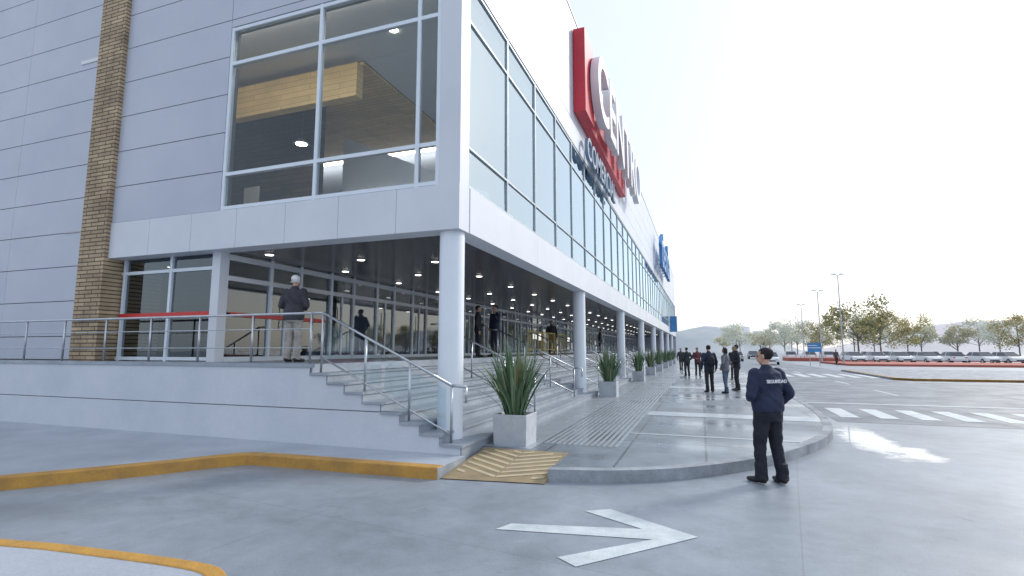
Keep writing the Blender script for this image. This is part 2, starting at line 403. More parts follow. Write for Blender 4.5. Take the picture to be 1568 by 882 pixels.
w.box(-12.3, CX, YE, YE+.2, 0, ZR, 'panel')
w.build('wall_panels', mall)
f = MB()
x = -12.3
while x < CX-.01:
    x2 = min(x+1.226, CX); f.box(x+(.004 if x>-12.3 else 0), x2-(.004 if x2<CX-.01 else 0), CY-.012, CY+.4, ZS, ZF, 'fascia'); x = x2
y = CY+.402
while y < YE-.01:
    y2 = min(y+4.0, YE); f.box(CX-.4, CX+.012, y+.003, y2-.003, ZS, ZF, 'fascia'); y = y2
f.box(-12.3, CX-.402, CY+.402, YE, ZS+.03, ZF-.02, 'grey_in')
f.box(-4.12, CX-.002, CY+.004, CY+.33, ZF+.002, ZT+.028, 'fascia')
f.build('fascia', mall)
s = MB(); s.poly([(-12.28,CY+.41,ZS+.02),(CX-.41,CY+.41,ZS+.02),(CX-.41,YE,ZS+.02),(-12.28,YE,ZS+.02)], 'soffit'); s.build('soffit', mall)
dl = MB()
for xr, y0 in ((-8.6,8.6),(-7.15,9.8),(-5.7,10.6)):
    for i in range(26):
        yy = y0 + i*2.55
        if yy < YE-2:
            dl.tube((xr,yy,ZS+.012),(xr,yy,ZS-.004), .105, .105, 'frame', 14)
            dl.tube((xr,yy,ZS-.002),(xr,yy,ZS-.010), .08, .08, 'lamp', 14)
dl.build('downlights', mall)
fr = MB(); t = .035
def vbar(x, y, z0, z1, horiz='x', m='frame', hw=t, dep=.09):
    if horiz == 'x': fr.box(x-hw, x+hw, y, y+dep, z0, z1, m)
    else: fr.box(x-dep, x, y-hw, y+hw, z0, z1, m)
xs = [-9.06, -6.77, -4.57, -4.16]
for xx in xs: vbar(xx, CY+.01, ZF+.002, ZT+.025)
for i in range(3):
    for zz in (ZF+.05, ZL, ZU, ZT-.02):
        fr.box(xs[i]+t, xs[i+1]-t, CY+.012, CY+.098, zz-t, zz+t, 'frame')
ys = [8.10 + 2.0*i for i in range(39)]
for yy in ys: vbar(CX-.01, yy, ZF+.002, ZT+.018, 'y', dep=.07, hw=.026, m='galv')
for a, b_ in zip(ys[:-1], ys[1:]):
    for zz in (ZF+.04, ZL, ZU, ZT-.03):
        fr.box(CX-.078, CX-.012, a+.026, b_-.026, zz-.022, zz+.022, 'galv')
fr.box(CX-.08, CX-.01, CY+.331, 8.07, ZF+.002, ZT+.018, 'fascia')
fr.build('window_frames', mall)
gl = MB()
gl.poly([(-9.06,CY+.05,ZF+.02),(-4.14,CY+.05,ZF+.02),(-4.14,CY+.05,ZT),(-9.06,CY+.05,ZT)], 'glass')
gl.build('window_glass', mall)
gl = MB()
rg = random.Random(2)
for a, b_ in zip(ys[:-1], ys[1:]):
    for za, zb in ((ZF+.06,ZL-.02),(ZL+.02,ZU-.02),(ZU+.02,ZT-.05)):
        j = [rg.uniform(-.004,.004) for _ in range(4)]
        gl.poly([(CX-.045+j[0],a+.02,za),(CX-.045+j[1],b_-.02,za),(CX-.045+j[2],b_-.02,zb),(CX-.045+j[3],a+.02,zb)], 'glass_long')
gl.build('long_window_glass', mall, fixn=False)
# interior upstairs
it = MB()
it.box(-14.4,CX-.3,CY+.26,YE-.1,ZF-.015,ZF+.01,'floor_in')
it.box(-14.5,-14.4,CY+.3,YE,ZF,ZR-.35,'dark_in')
it.box(-14.4,-9.9,11.5,11.7,ZF+.012,8.9,'stone_in')
it.box(-11.6,-7.6,10.0,10.25,7.85,8.70,'wood')
it.box(-14.4,-7.6,10.26,16,8.76,8.85,'wood_h')
it.box(-14.4,CX-.3,CY+.26,10.25,8.86,8.95,'plaster')
it.box(-7.59,CX-.3,10.26,16,8.86,8.95,'plaster')
it.add([(-9.88,12.5,ZF+.02),(-5.2,12.5,ZF+.02),(-5.2,12.5,5.9),(-9.88,12.5,8.1),(-9.88,12.7,ZF+.02),(-5.2,12.7,ZF+.02),(-5.2,12.7,5.9),(-9.88,12.7,8.1)],
       [(0,1,2,3),(4,5,6,7),(3,2,6,7),(1,5,6,2)], 'plaster')
it.box(-14.4,-4.2,15.9,16.0,ZF+.02,8.9,'grey_in')  # blue-grey wall colour stands in for a reflection in the right panes
it.box(-6.6,-6.4,16.1,84,ZF+.02,ZT+.3,'grey_in')
it.box(-6.6,CX-.3,16.1,84,ZT+.31,ZT+.4,'plaster')
it.box(-11.55,-10.9,11.47,11.498,5.3,6.0,'lamp_in'); it.box(-12.55,-12.0,11.46,11.499,5.6,6.5,'plaster')
for (lx,ly) in ((-6.2,9.4),(-6.0,12.8)): it.tube((lx,ly,8.858),(lx,ly,8.84),.09,.09,'lamp_room',12)
it.box(-12.5,-4.6,8.04,8.20,8.80,8.855,'fill_strip')  # added strip, hidden behind the window head, lights beam and stone wall
it.box(-14.0,-7.8,15.6,15.75,8.70,8.755,'fill_strip')
it.tube((-10.0,10.9,8.755),(-10.0,10.9,7.45),.012,.012,'joint',6); it.tube((-10.0,10.9,7.45),(-10.0,10.9,7.30),.06,.22,'joint',14)
it.tube((-10.0,10.9,7.298),(-10.0,10.9,7.285),.15,.15,'lamp_room',14)
it.build('upper_interior', mall)
cm = MB()
for i in range(8): cm.tube((-3.99, 8.03+10*i, .1), (-3.99, 8.03+10*i, ZS-.001), .215, .215, 'column', 32, caps=False)
ob = cm.build('columns', mall, smooth=True)
# terrace and stairs
tr = MB(); XT = -6.4; TD = .3625
tr.box(-34, XT, 7.5, YE, 0, 1.5, 'basewall')
tr.poly([(-34,7.47,1.504),(XT+.01,7.47,1.504),(XT+.01,YE,1.504),(-34,YE,1.504)], 'tile')
tr.box(-34, XT+.02, 7.43, 7.53, 1.44, 1.508, 'step')
for k in range(8):
    zt = 1.5 - .15*(k+1)
    xa = XT + TD*k
    tr.box(xa, xa+TD, 7.46, YE, 0, zt-.04, 'step')
    tr.box(xa, xa+TD+.025, 7.42, YE, zt-.04, zt, 'step')
tr.build('terrace_and_stairs', mall)
bw = MB()
yq = 7.452
pts = [(-34,0),( -34,1.438),(XT-.01,1.438)]
for k in range(8):
    zt = 1.5-.15*(k+1)-.045; pts += [(XT+TD*k-.02,zt),(XT+TD*(k+1)-.02,zt)]
pts += [(XT+TD*8-.02,0)]
def clip(poly, zc, keep_above):
    out = []
    for i in range(len(poly)):
        a = poly[i]; b_ = poly[(i+1)%len(poly)]
        ia = (a[1] >= zc) == keep_above; ib = (b_[1] >= zc) == keep_above
        if ia: out.append(a)
        if ia != ib:
            tt = (zc-a[1])/(b_[1]-a[1]); out.append((a[0]+(b_[0]-a[0])*tt, zc))
    return out
for pl in (clip(pts,.750,True), clip(pts,.734,False)):
    bw.poly([(p[0],yq,p[1]) for p in pl], 'basewall')
bw.build('base_wall', mall, fixn=False)
jb = MB(); jb.poly([(-34,7.456,.725),(-4.6,7.456,.725),(-4.6,7.456,.76),(-34,7.456,.76)],'joint'); jb.build('wall_joint', mall)

# ground floor glazing
gf = MB()
XW, YW = -9.27, 8.09
zf, zc = 1.505, ZS+.02
gf.box(XW-.2, XW+.02, YW-.12, YW+.1, zf, zc, 'fascia')
for xx in (-12.2,-10.75): gf.box(xx-.035,xx+.035,YW-.05,YW+.05,zf,zc,'frame')
for zz in (1.56, 3.45): gf.box(-12.3,XW-.2,YW-.04,YW+.04,zz-.035,zz+.035,'frame')
yy = YW+.1; i = 0
while yy < 80:
    i += 1; stepw = (1.15 if i % 2 else .95)
    gf.box(XW-.05,XW+.05,yy+stepw-.04,yy+stepw+.04,zf,zc,'frame' if i % 4 else 'fascia')
    if i % 2 == 0 and yy < 30:
        m_ = yy+stepw/2
        gf.box(XW-.03,XW+.03,m_-.025,m_+.025,zf,3.2,'frame')
        gf.tube((XW+.08,m_-.07,2.2),(XW+.08,m_-.07,2.9),.014,.014,'steel',6)
    yy += stepw
for zz, h in ((1.55,.05),(3.24,.05),(3.68,.06)): gf.box(XW-.045,XW+.045,YW+.1,80,zz-h,zz+h,'fascia' if zz>3 else 'frame')
gf.build('entrance_frames', mall)
gg = MB()
gg.poly([(-12.3,YW,zf),(XW-.1,YW,zf),(XW-.1,YW,zc),(-12.3,YW,zc)],'glass_door')
gg.poly([(XW,YW+.1,zf),(XW,80,zf),(XW,80,zc),(XW,YW+.1,zc)],'glass_door')
gg.build('entrance_glass', mall)
gi = MB()
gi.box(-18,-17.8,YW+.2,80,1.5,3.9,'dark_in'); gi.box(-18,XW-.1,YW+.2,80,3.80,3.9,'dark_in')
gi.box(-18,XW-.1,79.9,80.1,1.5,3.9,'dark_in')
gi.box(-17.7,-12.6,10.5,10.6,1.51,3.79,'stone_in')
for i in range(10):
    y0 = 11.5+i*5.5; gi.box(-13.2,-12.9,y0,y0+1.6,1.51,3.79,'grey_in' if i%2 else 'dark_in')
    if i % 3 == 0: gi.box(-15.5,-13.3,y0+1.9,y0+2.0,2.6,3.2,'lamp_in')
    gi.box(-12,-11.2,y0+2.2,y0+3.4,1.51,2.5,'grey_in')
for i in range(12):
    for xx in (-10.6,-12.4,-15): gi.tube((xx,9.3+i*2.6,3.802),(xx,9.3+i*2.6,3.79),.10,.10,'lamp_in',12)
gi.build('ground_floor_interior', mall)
rf = MB(); rf.box(-12.25,-9.5,YW-.062,YW-.055,2.44,2.54,'redrefl'); rf.box(XW+.055,XW+.062,8.25,11.2,2.44,2.53,'redrefl'); rf.build('red_reflection_stripe', mall)  # red reflection in the glass, built as flat bands on it
st = MB(); st.box(-13.15,-12.302,7.64,9,1.51,ZR+.8,'stone'); st.box(-13.19,-12.28,7.6,9.05,ZR+.802,ZR+.95,'frame')
st.build('stone_pier', mall)

# ---------------------------------------------------------------- railings
hr = MB()
Yr = 7.60
hr.tube((-33,Yr,2.40),(XT-.15,Yr,2.40),.024,None,'steel',10)
for zz in (1.78,2.12): hr.tube((-33,Yr,zz),(XT-.15,Yr,zz),.010,None,'steel',8)
x = XT-.15
while x > -33: hr.tube((x,Yr,1.505),(x,Yr,2.40),.022,None,'steel',10); x -= 1.35
hr.build('terrace_railing', smooth=True)
for k, yy in enumerate([7.60] + [12.0 + 4.1*i for i in range(12)]):
    h = MB(); top = (XT-.15, yy)
    zt = 2.40; zb = 1.10
    h.tube((top[0],yy,zt),(XT+.1,yy,zt),.023,None,'steel',10)
    h.tube((XT+.1,yy,zt),(-3.75,yy,zb+.08),.023,None,'steel',10)
    h.tube((-3.75,yy,zb+.08),(-3.50,yy,zb+.07),.023,None,'steel',10)
    h.tube((-3.50,yy,zb+.07),(-3.50,yy,zb-.18),.020,None,'steel',10)
    h.tube((XT+.1,yy,1.62),(-3.75,yy,.42),.018,None,'steel',8)
    for fx in (0.0,.36,.70,1.0):
        px = XT+.1 + (-3.75-XT-.1)*fx; pz = zt + (zb+.08-zt)*fx
        kk = max(0,min(8,math.ceil((px-XT)/TD))); gz = 1.5-.15*kk
        h.tube((px,yy,gz),(px,yy,pz),.021,None,'steel',10)
    h.build('handrail', smooth=True)
gp = MB(); yy = 7.605
gp.poly([(-5.0,yy,1.08),(-3.85,yy,.52),(-3.85,yy,1.12),(-5.0,yy,1.66)],'glass_rail')
gp.poly([(-6.2,yy,1.60),(-5.06,yy,1.12),(-5.06,yy,1.72),(-6.2,yy,2.26)],'glass_rail')
gp.build('railing_glass_panel')

# ---------------------------------------------------------------- signs
def sign(y0, zz, txt, size, backing, lmat, name, bold=.03, sub=None, length=10, h=2.6):
    e = empty(name)
    if backing:
        b = MB(); b.box(CX+.02, CX+.42, y0-.6, y0+.9, zz-.35, zz+h, backing)
        b.box(CX+.02, CX+.30, y0+.91, y0+length, zz-.35, zz+.75, backing)
        b.build('backing', e)
    mw = Matrix.Translation((CX+.60, y0, zz)) @ Matrix.Rotation(R(90),4,'Z') @ Matrix.Rotation(R(90),4,'X')
    text_mesh(txt, size, .14, M[lmat], 'letters', e, mw, bold)
    bb = MB()
    for i in range(6):
        bb.tube((CX,y0+.6+i*length/6.2,zz+.5),(CX+.5,y0+.6+i*length/6.2,zz+.5),.04,None,'galv',6)
    bb.build('brackets', e)
    if sub:
        mw = Matrix.Translation((CX+.2, y0+.4, zz-1.55)) @ Matrix.Rotation(R(90),4,'Z') @ Matrix.Rotation(R(90),4,'X')
        text_mesh(sub, 1.15, .06, M['sign_grey'], 'sub_letters', e, mw, .01)
    return e
sign(17.0, 10.0, 'CENTRO', 3.4, 'sign_red', 'sign_white', 'mall_name_sign', .05, 'COMERCIAL')
sign(48, 9.3, 'tienda', 5.0, None, 'sign_blue', 'store_name_sign', .05, length=14)
ps = MB(); ps.box(CX+.02,CX+.9,70,70.2,4.0,6.0,'sign_blue'); ps.box(CX+.02,CX+.1,69.9,70.3,4.2,4.4,'galv'); ps.build('projecting_sign')

# ---------------------------------------------------------------- planters
def flax(mb, cx, cy, z0, n=120, s=1.0, seed=0):
    rnd = random.Random(seed)
    for i in range(n):
        az = rnd.uniform(0, 2*math.pi); lean = abs(rnd.gauss(0, 1))*.36 + .04
        lean = min(lean, 1.05); Ln = rnd.uniform(.75, 1.3)*s*(1-.2*lean); wd = rnd.uniform(.016, .030)*s
        d = Vector((math.cos(az), math.sin(az), 0)); sd = Vector((-d.y, d.x, 0))
        p = Vector((cx, cy, z0)) + d*rnd.uniform(0, .13)*s; a = lean*.6
        droop = lean*rnd.uniform(.5, 1.5)
        m = rnd.choices(['leafA','leafB','leafC'], [4.5,5,.7])[0]; K = 7; vs = []
        tw = rnd.uniform(-.5,.5)
        for k in range(K+1):
            tt = k/K; ang = a + droop*tt*tt
            if k: p = p + (d*math.sin(ang) + Vector((0,0,1))*math.cos(ang))*(Ln/K)
            ww = wd*(.75 + .6*tt)*(1 if tt < .55 else max(.03, (1-tt)/.45))
            s2 = (sd*math.cos(tw) + d*math.sin(tw))
            nrm = (d*math.cos(ang) - Vector((0,0,1))*math.sin(ang))
            vs += [p - s2*ww + nrm*ww*.35, p, p + s2*ww + nrm*ww*.35]
        fs = []
        for k in range(K):
            o = k*3; fs += [(o,o+1,o+4,o+3),(o+1,o+2,o+5,o+4)]
        mb.add(vs, fs, m)
def planter(cx, cy, s=1.0, seed=0, parent_name='potted_flax_plant'):
    e = empty(parent_name)
    b = MB(); hw = .30; z0 = .15; z1 = .66
    def sq(r, z): return [(cx-r,cy-r,z),(cx+r,cy-r,z),(cx+r,cy+r,z),(cx-r,cy+r,z)]
    vs = sq(hw*.96,z0)+sq(hw,z1)+sq(hw-.04,z1)+sq(hw-.05,z1-.06)
    fs = [(i,(i+1)%4,(i+1)%4+4,i+4) for i in range(4)] + [(i+4,(i+1)%4+4,(i+1)%4+8,i+8) for i in range(4)] + [(i+8,(i+1)%4+8,(i+1)%4+12,i+12) for i in range(4)]
    b.add(vs, fs, 'planter'); b.add(sq(hw-.05,z1-.06), [(0,1,2,3)], 'soil'); b.build('pot', e, bevel=.01)
    l = MB(); flax(l, cx, cy, z1-.08, 160 if seed < 13 else 110, s, seed); l.build('leaves', e, fixn=False)
for i, yy in enumerate([8.72,18.5,27.8,34.5,41,48,55,62]):
    planter(-3.08, yy, 1.16 if i == 0 else 1.07, 11+i)

# ---------------------------------------------------------------- people
def ring_loft(rings, seg=16):
    vs = []; fs = []
    for (a,b_,c,rx,ry) in rings:
        for i in range(seg):
            t_ = 2*math.pi*i/seg; vs.append((a+rx*math.cos(t_), b_+ry*math.sin(t_), c))
    n = len(rings)
    for k in range(n-1):
        for i in range(seg): fs.append((k*seg+i, k*seg+(i+1)%seg, (k+1)*seg+(i+1)%seg, (k+1)*seg+i))
    fs.append(tuple(range(seg))[::-1]); fs.append(tuple(range((n-1)*seg, n*seg)))
    return vs, fs
def capsule(p, q, r0, r1, seg=12):
    p = Vector(p); q = Vector(q); d = q-p; ln = d.length; d.normalize(); a = d.orthogonal().normalized(); b_ = d.cross(a)
    st_ = [(-r0*math.sin(x_), r0*math.cos(x_)) for x_ in (1.45,1.0,.5)] + [(0,r0),(ln*.5,(r0+r1)/2),(ln,r1)] + [(ln+r1*math.sin(x_), r1*math.cos(x_)) for x_ in (.5,1.0,1.45)]
    vs = []; fs = []
    for (h_, r) in st_:
        for i in range(seg):
            t_ = 2*math.pi*i/seg; vs.append(p + d*h_ + a*math.cos(t_)*r + b_*math.sin(t_)*r)
    n = len(st_)
    for k in range(n-1):
        for i in range(seg): fs.append((k*seg+i, k*seg+(i+1)%seg, (k+1)*seg+(i+1)%seg, (k+1)*seg+i))
    fs.append(tuple(range(seg))[::-1]); fs.append(tuple(range((n-1)*seg, n*seg)))
    return vs, fs
cloth_cache = {}
def cloth(c, rough=.8):
    k = (c, rough)
    if k not in cloth_cache:
        c2 = tuple(min(1, x_*1.5+.006) for x_ in c)
        cloth_cache[k] = pmat('cloth', c, c2, 9, rough, bump=1.0, bscale=11)
    return cloth_cache[k]
def person(name, loc, heading, height=1.72, jacket=(.02,.025,.04), trousers=(.02,.02,.025), hair=(.02,.015,.012), shoes=(.012,.012,.012),
           arms=('down','down'), step=0.0, spread=.11, headturn=0.0, bulk=1.0, hem=.86, voxel=.016, back_text=None, bag=None, female=False):
    e = empty(name, loc); e.rotation_euler = (0,0,R(heading)); S = height/1.75; e.scale = (S,S,S)
    parts = []; segs = []
    def cap_(p, q, r0, r1, lab): parts.append(capsule(p,q,r0,r1)); segs.append((Vector(p),Vector(q),r0,r1,lab))
    B = bulk
    for sd in (-1, 1):
        ay = step*.5*sd
        ank = (sd*spread, ay-.01, .09 + (0.05 if ay < -.1 else 0)); kn = (sd*(spread*.85+.01), ay*.45+.03, .50); hp = (sd*.088, 0, .92)
        cap_(hp, kn, .094*B, .066*B, 'tr'); cap_(kn, ank, .066*B, .052*B, 'tr')
        v, f_ = ring_loft([(ank[0],ank[1],.05,.064*B,.07*B),(ank[0],ank[1],.12,.060*B,.066*B),(ank[0],ank[1]+.005,.26,.062*B,.066*B)]); parts.append((v,f_))
        tx = ank[0] + sd*.045; toe = (tx, ay+.17, .032)
        cap_((ank[0], ay-.045, .045), (ank[0]+sd*.012, ay+.06, .048), .040, .044, 'sh'); cap_((ank[0]+sd*.012, ay+.06, .043), toe, .043, .032, 'sh')
    sw_ = .185 if female else .2
    rings = [(0,-.01,.80,.135*B,.105*B),(0,-.012,.90,.168*B,.118*B),(0,-.005,1.0,.160*B,.112*B),(0,0,1.10,.155*B,.108*B),(0,.0,1.22,.172*B,.120*B),(0,-.005,1.34,.186*B,.125*B),(0,-.015,1.42,.170*B,.105*B),(0,-.02,1.475,.095,.078),(0,-.015,1.52,.062,.062)]
    parts.append(ring_loft(rings, 20))
    if hem < .98:
        parts.append(ring_loft([(0,-.008,hem,.176*B,.130*B),(0,-.008,hem+.05,.182*B,.134*B),(0,-.006,hem+.16,.176*B,.128*B),(0,0,hem+.3,.165*B,.118*B)], 20))
    for a,b_ in zip(rings[:-1], rings[1:]):
        segs.append((Vector(a[:3]),Vector(b_[:3]),(a[3]+a[4])/2,(b_[3]+b_[4])/2,'to'))
    cap_((0,-.015,1.47),(0,.0,1.57),.056,.052,'ne')
    hands = []
    for sd, pose in ((-1,arms[0]),(1,arms[1])):
        sh = (sd*sw_*.93, -.01, 1.405)
        if pose == 'down': el=(sd*.265,-.045,1.13); wr=(sd*.275,.03,.89); hd=(sd*.265,.055,.80)
        elif pose == 'front': el=(sd*.285,-.03,1.14); wr=(sd*.13,.17,1.08); hd=(sd*.05,.20,1.07)
        elif pose == 'pocket': el=(sd*.31,-.07,1.15); wr=(sd*.21,.07,.97); hd=(sd*.17,.11,.91)
        elif pose == 'back': el=(sd*.27,-.10,1.14); wr=(sd*.12,-.17,.98); hd=(sd*.03,-.18,.95)
        elif pose == 'phone': el=(sd*.29,.09,1.17); wr=(sd*.17,.16,1.42); hd=(sd*.12,.12,1.53)
        elif pose == 'rail': el=(sd*.27,.10,1.15); wr=(sd*.24,.33,1.03); hd=(sd*.23,.40,1.0)
        cap_(sh, el, .072*B, .056*B, 'to'); cap_(el, wr, .056*B, .040*B, 'to')
        w_ = Vector(wr); h_ = Vector(hd); dr = (h_-w_).normalized()
        cap_(w_ + dr*.02, w_ + dr*.085, .031, .034, 'sk')
        hands.append((sd, w_ + dr*.085, dr))
    ct = math.cos(R(headturn)); stn = math.sin(R(headturn))
    def hr_(x_, y_, z_): return (x_*ct - y_*stn, x_*stn + y_*ct + .01, z_)
    def ell(c, r, seg=16, rg=9):
        vs = []; fs = []
        for k in range(rg+1):
            ph = math.pi*(k+.02)/(rg+.04)
            for i in range(seg):
                t_ = 2*math.pi*i/seg; vs.append(hr_(c[0]+r[0]*math.sin(ph)*math.cos(t_), c[1]+r[1]*math.sin(ph)*math.sin(t_), c[2]+r[2]*math.cos(ph)))
        for k in range(rg):
            for i in range(seg): fs.append((k*seg+i, k*seg+(i+1)%seg, (k+1)*seg+(i+1)%seg, (k+1)*seg+i))
        fs.append(tuple(range(seg))); fs.append(tuple(range(rg*seg,(rg+1)*seg))[::-1])
        parts.append((vs,fs))
    ell((0,-.012,1.665),(.079,.098,.088)); ell((0,.022,1.60),(.058,.066,.078)); ell((0,.098,1.628),(.014,.018,.022)); ell((0,.086,1.585),(.026,.012,.010))
    for sx in (-1,1): ell((sx*.079,-.005,1.63),(.012,.02,.032))
    ell((0,-.022,1.682),(.086,.100,.080))
    if female: ell((0,-.06,1.60),(.082,.06,.13))
    allv = []; allf = []
    for v, f_ in parts:
        o = len(allv); allv += [tuple(x_) for x_ in v]; allf += [tuple(i+o for i in ff) for ff in f_]
    me = bpy.data.meshes.new('tmp'); me.from_pydata(allv, [], allf)
    tmp = bpy.data.objects.new('tmp', me); col.objects.link(tmp)
    rm = tmp.modifiers.new('r','REMESH'); rm.mode = 'VOXEL'; rm.voxel_size = voxel; rm.use_smooth_shade = True
    sm = tmp.modifiers.new('s','SMOOTH'); sm.factor = .5; sm.iterations = 2
    bpy.context.view_layer.update()
    body = bpy.data.meshes.new_from_object(tmp.evaluated_get(bpy.context.evaluated_depsgraph_get()))
    bpy.data.objects.remove(tmp)
    ph = (loc[0]*3.1+loc[1]) % 6
    for v in body.vertices:
        c = v.co
        if .1 < c.z < 1.45:
            a_ = .006*math.sin(c.z*38 + c.x*22 + ph) * math.sin(c.x*17 - c.y*13 + c.z*9 + ph*2)
            n_ = Vector((c.x, c.y, 0))
            if n_.length > .01: v.co = c + n_.normalized()*a_
    labs = ['sk','to','tr','sh','ha']
    mats = [M['skin'], cloth(jacket), cloth(trousers), cloth(shoes,.4), cloth(hair,.9)]
    body.materials.clear()
    for m_ in mats: body.materials.append(m_)
    sg = [(p,q-p,max((q-p).length_squared,1e-9),a,b_,l_) for p,q,a,b_,l_ in segs]
    for p in body.polygons:
        c = p.center; best = 9; lab = 'to'
        if c.z > 1.535:
            hx = c.x*ct + (c.y-.01)*stn; hy = -c.x*stn + (c.y-.01)*ct
            hairline = (c.z > 1.705) or (hy < -.015 and c.z > 1.60) or (hy < .03 and c.z > 1.668) or (female and hy < 0 )
            lab = 'ha' if hairline else 'sk'
            if c.z < 1.56 and not female: lab = 'sk'
        else:
            for (a,d,l2,ra,rb,l_) in sg:
                t_ = max(0,min(1,(c-a).dot(d)/l2)); dd = (c-a-d*t_).length - (ra+(rb-ra)*t_)
                if dd < best: best = dd; lab = l_
            if lab == 'to' and c.z < hem: lab = 'tr'
            if lab == 'tr' and c.z > hem - .004: lab = 'to'
            if lab == 'ne': lab = 'to' if c.z < 1.525 else 'sk'
            if lab == 'tr' and c.z < .052: lab = 'sh'
        p.material_index = labs.index(lab); p.use_smooth = True
    ob = bpy.data.objects.new('body', body); col.objects.link(ob); ob.parent = e
    d_ = MB()
    for sd, base, dr in hands:
        side = Vector((0,1,0))
        if abs(dr.y) > .8: side = Vector((0,0,1))
        side = (side - dr*side.dot(dr)).normalized(); palm = dr.cross(side).normalized()
        if palm.x*sd > 0: palm = -palm
        for j, (o, ln) in enumerate(((-.027,.062),(-.009,.074),(.009,.078),(.027,.070))):
            p0 = base + side*o; p1 = p0 + dr*ln*.45 + palm*.008; p2 = p1 + dr*ln*.35 + palm*.018; p3 = p2 + dr*ln*.2 + palm*.022
            for a,b_,r0,r1 in ((p0,p1,.0095,.009),(p1,p2,.009,.008),(p2,p3,.008,.0065)):
                v,f_ = capsule(a,b_,r0,r1,8); d_.add(v,f_,'skin')
        p0 = base - dr*.06 + side*.028; p1 = p0 + side*.028 + dr*.03 + palm*.01; p2 = p1 + dr*.032 + side*.006 + palm*.008
        for a,b_,r0,r1 in ((p0,p1,.012,.0105),(p1,p2,.0105,.008)):
            v,f_ = capsule(a,b_,r0,r1,8); d_.add(v,f_,'skin')
    for sx in (-1,1):
        c = Vector(hr_(sx*.031,.077,1.642)); v,f_ = capsule(c - Vector((.006,0,0)), c + Vector((.006,0,0)), .009,.009,8); d_.add(v,f_,cloth((.02,.015,.01),.3))
    d_.build('hands_and_eyes', e, smooth=True)
    if back_text:
        text_mesh(back_text, .060, .004, M['sign_white'], 'back_lettering', e, Matrix.Translation((-.165,-.150*B,1.30)) @ Matrix.Rotation(R(84),4,'X'), .001)
    if bag:
        b = MB(); v,f_ = ring_loft([(.0,-.17,.98,.12,.05),(.0,-.19,1.05,.14,.075),(.0,-.19,1.25,.14,.075),(.0,-.17,1.36,.10,.05)]); b.add(v,f_,cloth(bag)); b.build('backpack', e, smooth=True)
    return e

person('security_guard', (.80,7.87,0), 38, 1.77, jacket=(.010,.016,.045), trousers=(.006,.008,.016), hair=(.008,.007,.008), arms=('front','pocket'),
       spread=.12, step=-.10, headturn=35, bulk=1.24, hem=.93, voxel=.011, back_text='SEGURIDAD')
person('elderly_man', (-7.45,8.15,1.508), 8, 1.69, jacket=(.035,.035,.045), trousers=(.30,.28,.26), hair=(.62,.62,.62), arms=('front','front'), bulk=1.18, hem=.84, voxel=.013, spread=.10, headturn=10)
person('standing_man', (-6.95,16.0,1.508), -70, 1.70, jacket=(.02,.022,.03), arms=('front','down'), voxel=.016)
person('standing_man', (-6.55,16.5,1.508), 150, 1.74, jacket=(.018,.025,.05), arms=('phone','pocket'), voxel=.016, trousers=(.03,.035,.06))
person('pedestrian', (.24,21.3,.155), 20, 1.76, jacket=(.015,.025,.05), arms=('down','down'), voxel=.016, step=.1, bulk=1.08, bag=(.01,.012,.02))
person('pedestrian', (.80,21.0,.155), 60, 1.66, jacket=(.10,.11,.13), trousers=(.06,.09,.14), arms=('pocket','front'), voxel=.016, step=.15, female=True)
person('pedestrian', (1.28,22.7,.155), 100, 1.78, jacket=(.012,.015,.025), arms=('front','pocket'), voxel=.018)
person('pedestrian', (-.25,33.2,.155), 190, 1.72, jacket=(.10,.03,.04), arms=('down','front'), voxel=.022)
person('pedestrian', (-.85,33.0,.155), 30, 1.72, jacket=(.02,.025,.03), arms=('pocket','pocket'), voxel=.022, bulk=1.1)
person('pedestrian', (-1.5,42,.155), 200, 1.70, jacket=(.03,.03,.04), arms=('down','down'), voxel=.025, step=.3)
person('pedestrian', (1.6,30.5,.155), 170, 1.74, jacket=(.02,.02,.03), arms=('down','down'), voxel=.025, step=.3)
person('pedestrian', (14.6,70,.0), 200, 1.78, jacket=(.06,.05,.06), arms=('down','down'), voxel=.025, step=.2)
person('pedestrian', (-7.2,26,1.508), 200, 1.72, jacket=(.02,.02,.03), arms=('down','front'), voxel=.025)
person('pedestrian', (-6.9,38,1.508), 100, 1.72, jacket=(.05,.05,.07), arms=('down','front'), voxel=.025)

for i in range(3):
    b = MB(); y0 = 21.5+i*2.3; xx = -7.0
    b.tube((xx,y0,1.65),(xx,y0,2.55),.02,None,'yel_bar'); b.tube((xx,y0+2,1.65),(xx,y0+2,2.55),.02,None,'yel_bar')
    b.tube((xx,y0,2.55),(xx,y0+2,2.55),.02,None,'yel_bar'); b.tube((xx,y0,1.75),(xx,y0+2,1.75),.02,None,'yel_bar')
    for k in range(12): b.tube((xx,y0+.15+k*.155,1.75),(xx,y0+.15+k*.155,2.55),.008,None,'yel_bar',6)
    for yy in (y0+.2,y0+1.8): b.tube((xx-.25,yy,1.52),(xx+.25,yy,1.52),.018,None,'yel_bar'); b.tube((xx,yy,1.52),(xx,yy,1.75),.018,None,'yel_bar')
    b.build('crowd_barrier')

